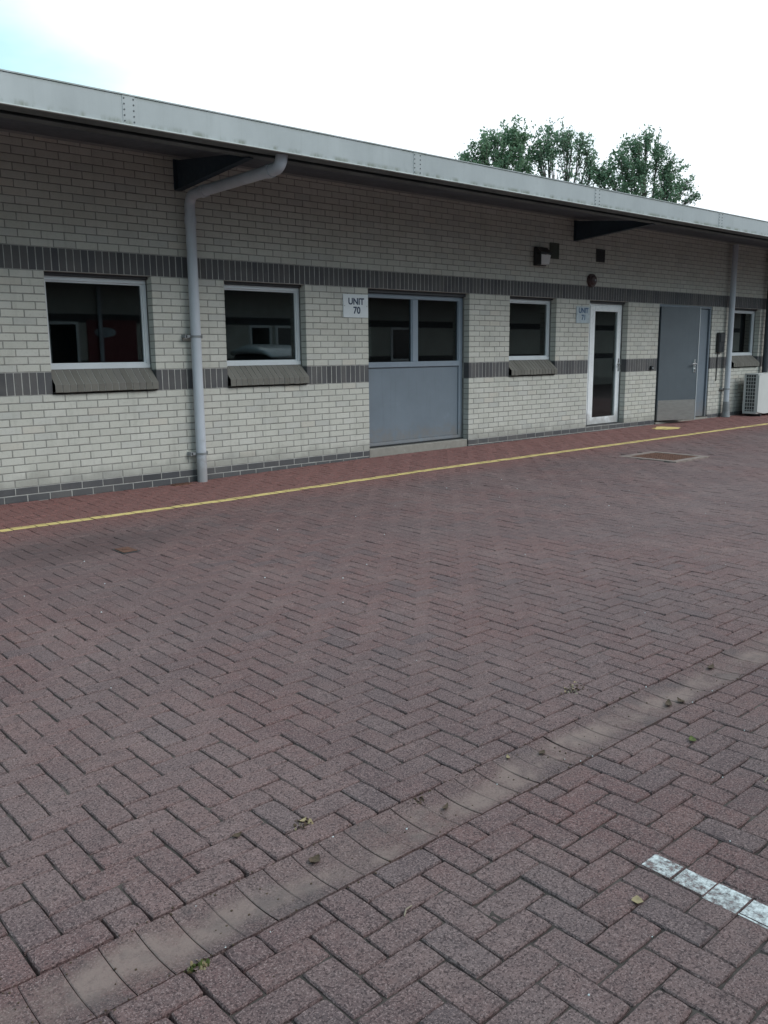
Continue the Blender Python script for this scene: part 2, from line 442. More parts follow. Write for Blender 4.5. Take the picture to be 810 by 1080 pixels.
ch = MB()
N = 8; yc = (CH0+CH1)/2; hw = (CH1-CH0)/2
def dish(y): t = (y-yc)/hw; return -.010*(1-t*t)
for k in range(int(PX0/.1), int(PX1/.1)):
    x0 = k*.1+.076+.0009; x1 = x0+.1-.0018; dz = rnd.gauss(0, .0012); tl = rnd.gauss(0, .008)
    ys = [CH0+.003+(CH1-CH0-.006)*i/N for i in range(N+1)]
    vs = []; 
    for i, y in enumerate(ys):
        z = gz(x0,y)+dish(y)+dz+tl*(y-yc)
        vs += [(x0,y,z-.002),(x0+.003,y,z),(x1-.003,y,z),(x1,y,z-.002)]
    vs += [(x0,ys[0],gz(x0,ys[0])-.05),(x1,ys[0],gz(x0,ys[0])-.05),(x0,ys[-1],gz(x0,ys[-1])-.05),(x1,ys[-1],gz(x0,ys[-1])-.05)]
    fs = []
    for i in range(N):
        a = i*4; b = a+4
        fs += [(a,a+1,b+1,b),(a+1,a+2,b+2,b+1),(a+2,a+3,b+3,b+2)]
    L = 4*(N+1); e = N*4
    fs += [(0,L,L+1,3,2,1), (e,e+1,e+2,e+3,L+3,L+2)]
    ch.add(vs, fs, smooth=False)
tag(ch.build('drainage_channel', M['channel'], fix=False), 'shallow dished channel of blocks with pale silt crossing the yard', None, kind='structure')

def painted(name, mat, x0, x1, y0, y1, up=.0016, chop=1.):
    mb = MB()
    for (a, b, c_, d, Z) in rects:
        u0, u1, v0, v1 = max(a,x0), min(b,x1), max(c_,y0), min(d,y1)
        if u1-u0 < .006 or v1-v0 < .006 or rnd.random() > chop: continue
        mb.add([(x,y,Z(x,y)+up) for x,y in ((u0,v0),(u1,v0),(u1,v1),(u0,v1))], [(0,1,2,3)])
    return mb.build(name, mat, fix=False)
tag(painted('yellow_line', M['yellow'], PX0, PX1, -1.345, -1.235), 'worn yellow line painted along the paving in front of the building', None, kind='structure')
tag(painted('parking_line', M['whitepaint'], -2.410, -2.318, -10.5, -7.505), 'chipped white parking bay line on the paving', None, kind='structure')
# dab of yellow paint by the steel door
pb = MB(); pp = []
for k in range(18):
    a = 2*math.pi*k/18; r = 1+rnd.uniform(-.22, .22)
    x = 9.56+.30*r*math.cos(a); y = -.52+.20*r*math.sin(a); pp.append((x, y, gz(x,y)+.0045))
pb.add([(9.56,-.52,gz(9.56,-.52)+.0045)]+pp, [(0,k+1,(k+1)%18+1) for k in range(18)])
tag(pb.build('yellow_paint_patch', M['yellow'], fix=False), 'smudged patch of yellow paint on the paving before the steel door', None, kind='structure')

# ------------------------------------------------------------------ the brick building
BX0, BX1, BYB = -11.25, 20.25, 8.0
OPEN = {  # name: (x0, x1, z0, z1)
 'w1': (-1.135, 0., 1.05, 2.25), 'w2': (.89, 2.025, 1.05, 2.25), 'd70': (3.03, 4.95, -.1, 2.25), 'w3': (5.84, 6.975, 1.05, 2.25),
 'd71': (7.865, 9.0, .15, 2.25), 'd3': (10.0, 11.93, -.1, 2.25), 'w4': (12.82, 13.955, 1.05, 2.25)}
WALLTOP = 3.525
building = empty('brick_building', (5, 0, 0), 'long low grey brick industrial unit with a deep overhanging roof', 'building')

def spans(x0, x1, z0, z1):
    segs = [(x0, x1)]
    for a, b, c_, d in OPEN.values():
        if z1 > c_+.01 and z0 < d-.01:
            n = []
            for p, q_ in segs:
                if b <= p or a >= q_: n.append((p, q_)); continue
                if a > p: n.append((p, a))
                if b < q_: n.append((b, q_))
            segs = n
    return segs
def brick(mb, x0, x1, z0, z1, mi=0, dep=.1025, y=0.):
    c = .0028; j = lambda s=.0008: rnd.uniform(-s, s)
    y = y+rnd.gauss(0, .0007)
    x0 += j(); x1 += j(); z0 += j(); z1 += j()
    vs = [(x0+c,y,z0+c),(x1-c,y,z0+c),(x1-c,y,z1-c),(x0+c,y,z1-c)]+[(x0,y+c,z0),(x1,y+c,z0),(x1,y+c,z1),(x0,y+c,z1)]+[(x0,dep,z0),(x1,dep,z0),(x1,dep,z1),(x0,dep,z1)]
    fs = [(0,1,2,3)]+[(4+i,4+(i+1)%4,(i+1)%4,i) for i in range(4)]+[(8+i,8+(i+1)%4,4+(i+1)%4,4+i) for i in range(4)]
    mb.add(vs, fs, mi)
def course(mb, z, h, off, mi=0, light=True):
    for a, b in spans(BX0, BX1, z, z+h):
        k = math.floor((a-off)/.225)-1
        while True:
            x0 = off+k*.225; x1 = x0+.215; k += 1
            if x0 > b: break
            u, w = max(x0, a), min(x1, b-.0 if b < BX1 else b)
            # openings are set out in whole and half bricks, snap slivers into the neighbour
            if w-u < .03: continue
            if b-w < .03 and b < BX1: w = b
            if u-a < .03 and a > BX0: u = a
            brick(mb, u, w, z, z+h-.010, mi)
wall = MB()
for k in range(12): course(wall, .15+k*.075, .075, .1125*(k % 2))
for k in range(13): course(wall, 1.275+k*.075, .075, .1125*((k+1) % 2))
for k in range(14): course(wall, 2.475+k*.075, .075, .1125*((k+1) % 2))
# mortar/backing core
def core(mb, z0, z1, mi):
    for a, b in spans(BX0, BX1, z0, z1):
        i0 = .004 if a > BX0 else 0; i1 = .004 if b < BX1 else 0
        mb.box(a+i0, b-i1, .0035, .30, z0, z1, mi)
core(wall, .15, 1.045, 1); core(wall, 1.27, 2.245, 1); core(wall, 2.47, WALLTOP, 1)
wo = wall.build('wall', [M['lbrick'], M['mdark']], building)
def soldier(name, z0, label):
    for a, b in spans(BX0, BX1, z0, z0+.225):
        mb = MB()
        n = max(1, round((b-a)/.075)); w = (b-a+.010)/n
        for k in range(n):
            brick(mb, a+k*w, a+k*w+w-.010, z0, z0+.215, 0)
        mb.box(a+(.004 if a > BX0 else 0), b-(.004 if b < BX1 else 0), .0035, .30, z0-.005, z0+.22, 1)
        part_label(mb.build(name, [M['dbrick'], M['mlight']], building), label)
soldier('brick_band', 1.05, 'lower band of dark upright bricks at sill level')
soldier('brick_band', 2.25, 'upper band of dark upright bricks above the doors and windows')
pl = MB()
course(pl, .0, .075, .1125); course(pl, .075, .075, .0)
course(pl, -.075, .075, 0.)
core(pl, -.1, .15, 1)
pl.build('plinth', [M['dbrick'], M['mlight']], building)

# shell: side and back walls, floor, ceiling and partitions give the rooms behind the glass
sh = MB()
sh.box(BX0, BX0+.3, .30, BYB, -.1, 3.5); sh.box(BX1-.3, BX1, .30, BYB, -.1, 3.5); sh.box(BX0, BX1, BYB, BYB+.3, -.1, 3.9)
sh.build('rear_wall', M['lbrick'], building)
rm = MB()
rm.box(BX0+.3, BX1-.3, .30, BYB, .0, .09, 1)
rm.box(BX0+.3, BX1-.3, .30, 5.0, 2.55, 2.65, 0)
rm.box(BX0+.3, BX1-.3, 5.0, 5.1, .09, 2.65, 0)
for x in (-2.3, 2.5, 5.4, 7.4, 9.6, 12.3): rm.box(x, x+.1, .302, 5.0, .09, 2.55, 0)
# a desk, a cabinet and a door leaf dimly seen inside
rm.box(-1.0, .4, 2.2, 3.0, .70, .75, 0); rm.box(-.95, -.6, 2.3, 2.9, .09, .70, 0)
rm.box(5.7, 6.2, 2.0, 2.6, .09, 1.6, 0); rm.box(8.35, 9.1, 4.9, 4.98, .09, 2.1, 0)
rm.build('interior', [M['room'], M['roomfloor']], building)

# roof
RX0, RX1 = BX0-.4, BX1+.4
r = MB()
r.prism([(-1.93,3.405),(BYB+.6,3.80),(BYB+.6,3.90),(-1.93,3.432)], 0, RX0, RX1)
r.build('roof', M['roof'], building)
f = MB()
joints = [-10.56, -7.41, -4.26, -1.11, 2.04, 5.19, 8.34, 11.49, 14.64, 17.79]
xs = [RX0]+joints+[RX1]
for a, b in zip(xs, xs[1:]): f.cbox(a+.002, b-.002, -1.95, -1.932, 3.222, 3.436, .003, 0)
f.box(RX0, RX1, -1.958, -1.90, 3.436, 3.446, 0)           # top flashing
f.box(RX0, RX1, -1.962, -1.93, 3.214, 3.2225, 1)          # bright drip lip
fo = f.build('fascia', [M['fascia'], M['lip']], building)
for jx in joints:
    c = MB(); c.cbox(jx-.055, jx+.055, -1.9535, -1.9495, 3.224, 3.434, .001, 0)
    if jx != 2.04 and jx != -1.11 and jx < 0: pass
    for sx in (-.04, .04):
        for k in range(5):
            z = 3.245+k*.042
            c.tube([(jx+sx, -1.953, z), (jx+sx, -1.9575, z)], .0065, 8, mi=1)
    c.build('joint_strip', [M['fascia'], M['rivet']], fo)
gt = MB()
gt.prism([(-1.93,3.224),(-1.74,3.226),(-1.70,3.30),(-1.71,3.30),(-1.745,3.234),(-1.93,3.232)], 0, RX0, RX1)
gt.build('gutter', M['gutter'], building)
ln = MB()
ln.box(RX0, RX1, -1.47, -1.35, 3.268, 3.276); ln.box(RX0, RX1, -1.415, -1.405, 3.276, 3.38); ln.box(RX0, RX1, -1.47, -1.35, 3.38, 3.388)
ln.build('purlin', M['gutter'], building)
so = MB()
n = 60
so.prism([(-1.72,3.305),(-.004,3.485),(-.004,3.525),(-1.72,3.345)], 0, RX0, RX1)
x = RX0+.3
while x < RX1: so.box(x, x+.03, -.02, .0, 3.40, 3.41); x += 99
so.build('soffit', M['soffit'], building)
for bx in (-6.67, .36, 7.40, 14.44):
    b = MB()
    # the plate web with a flange along its lower edge
    b.prism([(-.004,3.155),(-1.40,3.262),(-1.40,3.305),(-.004,3.455)], 0, bx, bx+.014)
    b.prism([(-.004,3.146),(-1.40,3.254),(-1.40,3.262),(-.004,3.154)], 0, bx-.03, bx+.05)
    b.box(bx-.04, bx+.06, -.016, -.004, 3.15, 3.46)
    b.build('roof_bracket', M['navy'], building)

# downpipes
def bend(c, a0, a1, r, plane, n=8):
    out = []
    for k in range(n+1):
        a = a0+(a1-a0)*k/n; out.append(Vector(c)+Vector(plane[0])*math.cos(a)*r+Vector(plane[1])*math.sin(a)*r)
    return out
dp = MB(); X = .447; rr = .056
pts = [(X,-.095,gz(X,0)+.0), (X,-.095,1.5), (X,-.095,2.98)]
pts += bend((X,-.215,2.98), 0, math.pi/2, .12, ((0,1,0),(0,0,1)))[1:]
pts += [(X,-.9,3.108), (X,-1.70,3.118)]
pts += bend((X,-1.70,3.228), -math.pi/2, -math.pi, .11, ((0,1,0),(0,0,1)))[1:]
dp.tube(pts, rr, 22)
dp.tube([(X,-.095,2.80),(X,-.095,2.88)], .064, 22); dp.tube([(X,-.36,3.101),(X,-.44,3.102)], .064, 22); dp.tube([(X,-1.58,3.116),(X,-1.65,3.117)], .064, 22)
d1 = dp.build('downpipe', M['pipe'], building); part_label(d1, 'pale grey downpipe bending out under the eaves')
for z in (.33, 1.62):
    b = MB(); b.tube([(X,-.095,z-.012),(X,-.095,z+.012)], .0615, 22)
    b.box(X-.115, X-.05, -.085, -.065, z-.014, z+.014); b.box(X-.125, X-.10, -.085, -.003, z-.02, z+.02)
    b.box(X+.05, X+.085, -.085, -.065, z-.014, z+.014); b.box(X+.07, X+.09, -.085, -.003, z-.02, z+.02)
    b.build('pipe_bracket', M['boot'], d1)
dp = MB(); X = 12.48
dp.tube([(X,-.11,gz(X,0)+.30),(X,-.11,3.44)], .055, 18)
d2 = dp.build('downpipe', M['pipe'], building); part_label(d2, 'grey downpipe with a dark boot beside the key pad')
b = MB(); b.tube([(X,-.12,gz(X,0)),(X,-.12,gz(X,0)+.10),(X,-.115,gz(X,0)+.31)], [.085,.075,.066], 18); b.build('pipe_boot', M['boot'], d2)
b = MB(); b.tube([(X,-.11,.62),(X,-.11,.645)], .061, 18); b.box(X-.11, X+.11, -.06, -.003, .62, .645); b.build('pipe_bracket', M['boot'], d2)
dp = MB(); dp.tube([(14.10,-.11,.25),(14.10,-.11,3.44)], .062, 18)
part_label(dp.build('downpipe', M['darkpipe'], building), 'black downpipe above the air conditioner')
# small dark gully beside the pipe foot
gl = MB()
zz = gz(.17,-.06)+.006
gl.cbox(.07, .30, -.15, -.02, zz-.03, zz, .004)
for k in range(5): gl.box(.09+k*.042, .108+k*.042, -.14, -.03, zz, zz+.004)
tag(gl.build('gully_cover', M['rust']), 'small dark gully cover at the foot of the grey downpipe', 'drain cover')

# windows -----------------------------------------------------------------
FY0, FY1 = .125, .185
def pane_box(mb, x0, x1, z0, z1, y=.152): mb.box(x0, x1, y, y+.006, z0, z1)
def sill_brick(x0, x1, parent):
    mb = MB(); n = round((x1-x0)/.075); w = (x1-x0)/n
    prof_in = [(.12,1.284),(-.044,1.140),(-.048,1.066),(.12,1.066)]
    mb.prism(prof_in, 0, x0+.004, x1-.004, 1)
    for k in range(n):
        a, b = x0+k*w+.004, x0+(k+1)*w-.004; e = rnd.gauss(0, .0012)
        mb.prism([(.118,1.288+e),(-.044+e,1.146+e),(-.052+e,1.138+e),(-.054+e,1.066+e),(-.048+e,1.061+e),(.118,1.061+e)], 0, a, b, 0)
    return mb.build('sill', [M['sbrick'], M['mlight']], parent)
def window(x0, x1, label=None, blind=False):
    f = MB(); z0, z1 = 1.287, 2.214; w = .046
    f.cbox(x0+.003, x1-.003, FY0-.008, FY1, z0, z0+.048, .004); f.cbox(x0+.003, x1-.003, FY0, FY1, z1-w, z1, .004)
    f.cbox(x0+.003, x0+w, FY0, FY1, z0+.0485, z1-w-.0005, .004); f.cbox(x1-w, x1-.003, FY0, FY1, z0+.0485, z1-w-.0005, .004)
    # inner bead
    for a, b, c_, d in ((x0+w+.0005, x1-w-.0005, z0+.049, z0+.064), (x0+w+.0005, x1-w-.0005, z1-w-.015, z1-w-.0008)):
        f.box(a, b, FY0+.014, FY0+.034, c_, d)
    for a, b in ((x0+w+.0005, x0+w+.014), (x1-w-.014, x1-w-.0005)):
        f.box(a, b, FY0+.014, FY0+.034, z0+.0645, z1-w-.0155)
    o = f.build('window', M['wframe'], building)
    if label: part_label(o, label)
    p = MB(); pane_box(p, x0+w-.004, x1-w+.004, z0+.044, z1-w+.004, .160); p.build('pane', M['glass'], o)
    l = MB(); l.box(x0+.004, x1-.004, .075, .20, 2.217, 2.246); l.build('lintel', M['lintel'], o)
    sill_brick(x0+.004, x1-.004, o)
    return o
window(-1.135, 0., 'leftmost window, left of the downpipe'); window(.89, 2.025, 'window between the downpipe and the unit 70 sign')
window(5.84, 6.975, 'window left of the white glazed door'); window(12.82, 13.955, 'shaded window above the air conditioner')

# blue-grey glazed loading screen, unit 70 ------------------------------------
x0, x1 = 3.033, 4.947
s = MB(); zb, zt = .175, 2.198; ya, yb = .13, .195
s.cbox(x0, x0+.075, ya, yb, zb, zt, .004); s.cbox(x1-.075, x1, ya, yb, zb, zt, .004)
s.cbox(x0+.0755, x1-.0755, ya, yb, zt-.06, zt, .004); s.cbox(x0+.0755, x1-.0755, ya-.006, yb, 1.225, 1.298, .004)
s.cbox(3.945, 4.045, ya, yb, 1.2985, zt-.0605, .004)
s.cbox(x0+.0755, x1-.0755, ya, yb, zb, zb+.045, .004)
dr = s.build('loading_door', M['bluegrey2'], building); part_label(dr, 'blue-grey screen with two dark panes over a solid panel')
p = MB(); p.cbox(x0+.076, x1-.076, .150, .18, zb+.046, 1.2245, .003); p.build('lower_panel', M['bluegrey'], dr)
for a, b in ((x0+.07, 3.95), (4.04, x1-.07)):
    p = MB(); pane_box(p, a, b, 1.294, zt-.056, .165); p.build('pane', M['glass'], dr)
for a, b in ((x0+.0755, 3.9445), (4.0455, x1-.0755)):
    for u in (a, b-.014):
        p = MB(); p.box(u, u+.014, .142, .160, 1.299, zt-.061); p.build('glazing_bead', M['bluegrey2'], dr)
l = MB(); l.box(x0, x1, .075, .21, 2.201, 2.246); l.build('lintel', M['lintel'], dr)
st = MB(); st.cbox(x0+.004, x1-.004, .012, .32, -.06, .158, .008); st.build('doorstep', M['concrete'], dr)
st = MB(); st.box(x0+.002, x1-.002, .10, .19, .1582, .1748); st.build('threshold', M['black'], dr)

# white glazed door, unit 71 --------------------------------------------------
x0, x1 = 7.868, 8.997
s = MB(); zb, zt = .158, 2.205; ya, yb = .128, .19
s.cbox(x0, 8.06, ya, yb, zb, zt, .004); s.cbox(8.985, x1, ya, yb, zb, zt, .003)
s.cbox(8.0605, 8.9845, ya, yb, zt-.03, zt, .003)
wd = s.build('glazed_door', M['white'], building); part_label(wd, 'white framed full height glass door')
p = MB(); zl = zt-.032; ya2 = .118
p.cbox(8.064, 8.20, ya2, .165, zb+.006, zl, .004); p.cbox(8.868, 8.982, ya2, .165, zb+.006, zl, .004)
p.cbox(8.2005, 8.8675, ya2, .165, zl-.095, zl, .004); p.cbox(8.2005, 8.8675, ya2, .165, zb+.006, zb+.125, .004)
p.build('door_leaf', M['white'], wd)
p = MB(); pane_box(p, 8.196, 8.872, zb+.12, zl-.09, .140); p.build('pane', M['glass'], wd)
h = MB(); h.cbox(8.915, 8.945, .108, .119, 1.06, 1.28, .003); h.tube([(8.93,.112,1.18),(8.93,.065,1.18),(8.925,.06,1.18),(8.82,.06,1.18)], .010, 10); h.tube([(8.93,.112,1.10),(8.93,.10,1.10)], .013, 10)
h.build('handle', M['steel'], wd)
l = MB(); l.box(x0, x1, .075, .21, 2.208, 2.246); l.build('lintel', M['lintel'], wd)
st = MB()
for k in range(15): brick(st, 7.869+k*.0753, 7.869+k*.0753+.066, .151, .1565, 0, .20, .012)
st.build('door_sill', M['dbrick'], wd)

# grey steel double door, one leaf ajar ---------------------------------------
x0, x1 = 10.004, 11.926
s = MB(); zb, zt = .105, 2.244; ya, yb = .02, .12
s.cbox(x0, x0+.04, ya, yb, zb, zt, .003); s.cbox(x1-.05, x1, ya, yb, zb, zt, .003); s.cbox(x0+.0405, x1-.0505, ya, yb, zt-.045, zt, .003)
sd = s.build('steel_door', M['bluegrey'], building); part_label(sd, 'dark grey steel double door with one leaf ajar')
mt = Matrix.Translation((x0+.045, .018, 0)) @ Matrix.Rotation(R(-19), 4, 'Z')
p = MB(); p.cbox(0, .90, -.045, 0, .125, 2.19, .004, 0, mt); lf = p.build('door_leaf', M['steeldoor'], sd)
p = MB(); p.box(.012, .885, -.0485, -.0455, .13, .50, 0, mt); p.build('kick_plate', M['kick'], sd)
p = MB(); p.box(.894, .904, -.052, .004, .125, 2.19, 0, mt); p.build('edge_trim', M['wframe'], sd)
h = MB(); h.cbox(.80, .85, -.056, -.0455, 1.00, 1.24, .004, 0, mt)
h.tube([mt @ Vector(v) for v in ((.825,-.05,1.16),(.825,-.10,1.16),(.72,-.105,1.16))], .011, 10)
h.tube([mt @ Vector(v) for v in ((.825,-.056,1.06),(.825,-.075,1.06))], .02, 12)
h.build('handle', M['steel'], sd)
p = MB(); p.cbox(11.0, x1-.054, .055, .10, zb+.01, 2.19, .004); p.build('fixed_leaf', M['bluegrey'], sd)
st = MB(); st.cbox(x0+.004, x1-.004, -.03, .30, -.05, .10, .008); st.build('doorstep', M['concrete'], sd)

# ------------------------------------------------------------------ wall fittings (things of their own)
def lettering(root, lines, mat, y):
    for body, cx, cz, size in lines:
        cu = bpy.data.curves.new('lettering', 'FONT'); cu.body = body; cu.size = size; cu.align_x = 'CENTER'; cu.align_y = 'CENTER'
        cu.extrude = .0006; cu.offset = .0035
        o = bpy.data.objects.new('tmp', cu); col.objects.link(o)
        dg = bpy.context.evaluated_depsgraph_get(); dg.update()
        me = bpy.data.meshes.new_from_object(o.evaluated_get(dg)); col.objects.unlink(o); bpy.data.objects.remove(o)
        me.transform(Matrix.Translation(Vector((cx, y, cz))-root.location) @ Matrix.Rotation(R(90), 4, 'X'))
        me.materials.clear(); me.materials.append(mat)
        t = bpy.data.objects.new('lettering', me); col.objects.link(t); t.parent = root
def sign(x0, x1, z0, z1, num, label, m, ink):
    s = MB(); s.cbox(x0, x1, -.012, -.003, z0, z1, .0015)
    root = empty('unit_sign', ((x0+x1)/2, -.01, z0), label, 'sign', 'unit number signs')
    s.build('plate', m, root)
    c = (x0+x1)/2
    lettering(root, [('UNIT', c+.005, z0+.198, .112), (num, c+.015, z0+.088, .118)], ink, -.0133)
    for sx in (x0+.022, x1-.022):
        sc = MB(); sc.tube([(sx,-.012,z0+.145),(sx,-.0145,z0+.145)], .006, 8); sc.build('screw', M['boot'], root)
sign(2.607, 3.020, 1.868, 2.158, '70', 'white square sign reading UNIT 70 beside the blue-grey screen', M['sign'], M['ink'])
sign(7.49, 7.855, 1.868, 2.135, '71', 'weathered bluish sign reading UNIT 71 beside the white door', M['signb'], M['ink2'])

L = empty('wall_light', (6.49, 0, 2.71), 'black bulkhead wall lamp with white lens above the third window', 'lamp')
s = MB(); s.cbox(6.36, 6.62, -.06, -.003, 2.71, 2.985, .008); s.prism([(-.0605,2.985),(-.0605,2.90),(-.155,2.875),(-.155,2.90)], 0, 6.36, 6.62)
s.box(6.36, 6.375, -.15, -.061, 2.715, 2.874); s.build('housing', M['black'], L)
s = MB(); s.prism([(-.062,2.725),(-.062,2.872),(-.145,2.868),(-.115,2.735)], 0, 6.385, 6.61); s.build('lens', M['lens'], L)
def vent(x0, x1, z0, z1, m, label):
    root = empty('air_vent', ((x0+x1)/2, 0, z0), label, 'vent', 'wall vents under the eaves')
    s = MB(); w = .018
    s.cbox(x0, x1, -.016, -.003, z0, z0+w, .002); s.cbox(x0, x1, -.016, -.003, z1-w, z1, .002)
    s.cbox(x0, x0+w, -.016, -.003, z0+w+.0005, z1-w-.0005, .002); s.cbox(x1-w, x1, -.016, -.003, z0+w+.0005, z1-w-.0005, .002)
    s.build('vent_frame', m, root)
    s = MB(); n = 8; h = (z1-z0-2*w)/n
    for k in range(n):
        z = z0+w+k*h
        s.prism([(-.013,z+.001),(-.011,z),(-.004,z+h*.85),(-.006,z+h*.9)], 0, x0+w, x1-w)
    s.box(x0+w, x1-w, -.0035, -.0025, z0+w, z1-w)
    s.build('louvre', m, root)
vent(6.755, 6.985, 2.84, 3.08, M['vent1'], 'olive louvred vent right beside the wall lamp')
vent(7.985, 8.225, 2.86, 3.065, M['vent2'], 'dark louvred vent above the white door')
A = empty('alarm_bell', (7.86, 0, 2.46), 'round dark alarm bell over the upper brick band by the white door', 'alarm bell')
s = MB(); s.tube([(7.86,-.003,2.555),(7.86,-.045,2.555),(7.86,-.052,2.555)], [.105,.105,.098], 28); s.build('housing', M['alarm'], A)
s = MB(); s.tube([(7.86,-.0525,2.555),(7.86,-.075,2.555),(7.86,-.088,2.555),(7.86,-.094,2.555)], [.080,.076,.055,.012], 28); s.build('gong', M['alarm'], A)
s = MB(); s.tube([(7.86,-.0945,2.555),(7.86,-.102,2.555)], .014, 10); s.build('bolt', M['boot'], A)

K = empty('key_pad', (12.24, 0, 1.36), 'black door entry box between the steel door and the downpipe', 'entry box')
s = MB(); s.cbox(12.13, 12.35, -.075, -.003, 1.36, 1.75, .012); s.build('housing', M['black'], K)
s = MB(); s.cbox(12.15, 12.33, -.088, -.0755, 1.56, 1.73, .006); s.box(12.25, 12.32, -.082, -.0757, 1.40, 1.47); s.build('cover', M['black'], K)
s = MB(); s.tube([(12.20,-.02,1.36),(12.19,-.015,1.2),(12.20,-.012,.85),(12.19,-.012,.80)], .009, 8); s.build('cable', M['black'], K)
S = empty('key_safe', (9.79, 0, 1.06), 'small black key safe on the pier left of the steel door', 'key safe')
s = MB(); s.cbox(9.755, 9.83, -.04, -.003, 1.065, 1.14, .006); s.build('housing', M['black'], S)
s = MB(); s.tube([(9.792,-.0405,1.10),(9.792,-.052,1.10)], .018, 14); s.build('dial', M['boot'], S)

# air conditioner ---------------------------------------------------------
az = gz(13.4,-.3)
AC = empty('air_conditioner', (13.6, -.3, az), 'pale air conditioner outdoor unit on the paving under the far window', 'air conditioner')
ax0, ax1, ay0, ay1, b0, b1 = 13.04, 14.24, -.50, -.185, az+.05, az+.87
s = MB()
s.cbox(ax0+.004, ax1-.004, ay0+.022, ay1, b1-.03, b1, .008); s.cbox(ax0+.004, ax1-.004, ay0+.022, ay1, b0, b0+.05, .004)
for a in ((ax0, ay0+.0205, .05), (ax0, ay1-.04, .04)): s.box(a[0], a[0]+.03, a[1], a[1]+a[2], b0+.0505, b1-.0305)
s.box(ax1-.02, ax1, ay0+.0205, ay1, b0+.0505, b1-.0305); s.box(ax0+.03, ax1-.02, ay1-.02, ay1, b0+.0505, b1-.0305)
s.build('casing', M['accase'], AC)
s = MB()      # front panel with a round opening
fy = ay0; cx, cz, rad = 13.93, (b0+b1)/2, .26; n = 32
outer = []; inner = []
for k in range(n):
    a = 2*math.pi*k/n; dx, dz = math.cos(a), math.sin(a)
    t = min((ax1-cx if dx > 0 else cx-ax0)/max(1e-6, abs(dx)), ((b1-cz) if dz > 0 else (cz-b0))/max(1e-6, abs(dz)))
    outer.append((cx+dx*t, cz+dz*t)); inner.append((cx+dx*rad, cz+dz*rad))
for u, d in ((0, fy), (1, fy+.02)):
    pass
vs = [(x, fy, z) for x, z in outer]+[(x, fy, z) for x, z in inner]+[(x, fy+.02, z) for x, z in inner]+[(x, fy+.02, z) for x, z in outer]
fs = []
for k in range(n):
    k2 = (k+1) % n
    fs += [(k,k2,n+k2,n+k),(n+k,n+k2,2*n+k2,2*n+k),(2*n+k,2*n+k2,3*n+k2,3*n+k),(3*n+k,3*n+k2,k2,k)]
s.add(vs, fs)
for X_, Z_ in ((ax0,b0),(ax0,b1),(ax1,b0),(ax1,b1)):
    sx = 1 if X_ == ax0 else -1; sz = 1 if Z_ == b0 else -1
    best = min(outer, key=lambda p: (p[0]-X_)**2+(p[1]-Z_)**2)
s.build('front_panel', M['accase'], AC)
s = MB()
for k in range(6):
    q_ = .045+k*.043; ring = [(cx+q_*math.cos(2*math.pi*j/28), fy+.004, cz+q_*math.sin(2*math.pi*j/28)) for j in range(29)]
    s.tube(ring, .004, 5, caps=False)
for k in range(8):
    a = 2*math.pi*k/8; s.tube([(cx+.03*math.cos(a), fy+.008, cz+.03*math.sin(a)), (cx+.26*math.cos(a), fy+.008, cz+.26*math.sin(a))], .004, 5)
s.build('fan_guard', M['accase'], AC)
s = MB(); s.tube([(cx,fy+.06,cz),(cx,fy+.12,cz)], .06, 18)
for k in range(3):
    a0 = 2*math.pi*k/3
    vs = []
    for i in range(5):
        for t_, rr_ in ((-.45, .055), (.45, .055)) if i == 0 else ((-.5, .055+.045*i), (.5, .055+.045*i)):
            a = a0+t_*.9; vs.append((cx+rr_*math.cos(a), fy+.09+.05*t_, cz+rr_*math.sin(a)))
    s.add(vs, [(2*i,2*i+1,2*i+3,2*i+2) for i in range(4)])
s.build('fan', M['acdark'], AC)
s = MB(); s.box(ax0+.05, ax1-.03, ay1-.06, ay1-.021, b0+.051, b1-.031); s.box(ax0+.022, ax0+.028, ay0+.071, ay1-.041, b0+.051, b1-.031); s.build('coil', M['acdark'], AC)
s = MB()
for k in range(10): z = b0+.075+k*.073; s.box(ax0-.002, ax0+.008, ay0+.071, ay1-.041, z, z+.012)
for k in range(4): y = ay0+.12+k*.05; s.box(ax0+.0085, ax0+.014, y, y+.008, b0+.051, b1-.031)
s.build('side_grille', M['accase'], AC)
for fx in (13.2, 13.98):
    s = MB(); s.cbox(fx, fx+.07, ay0+.01, ay1+.02, az, az+.049, .004); s.build('foot', M['black'], AC)

# inspection cover ---------------------------------------------------------
IC = empty('inspection_cover', (6.13, -2.5, gz(6.13,-2.5)), 'rusty inspection cover with a pale concrete rim set in the paving', 'manhole cover')
zz = gz(6.13,-2.5)
s = MB(); o4 = (5.70, 6.56, -2.94, -2.07); i4 = (5.80, 6.46, -2.84, -2.17)
s.box(o4[0], o4[1], o4[2], i4[2], zz-.05, zz+.006); s.box(o4[0], o4[1], i4[3], o4[3], zz-.05, zz+.006)
s.box(o4[0], i4[0], i4[2]+.0005, i4[3]-.0005, zz-.05, zz+.006); s.box(i4[1], o4[1], i4[2]+.0005, i4[3]-.0005, zz-.05, zz+.006)
s.build('concrete_rim', M['surround'], IC)
s = MB(); s.box(i4[0]+.003, i4[1]-.003, i4[2]+.003, i4[3]-.003, zz-.04, zz+.001)
for i in range(10):
    for j in range(9):
        x = i4[0]+.03+i*.061; y = i4[2]+.03+j*.068
        s.cbox(x, x+.045, y, y+.05, zz+.0005, zz+.006, .002)
s.build('lid', M['rust'], IC)
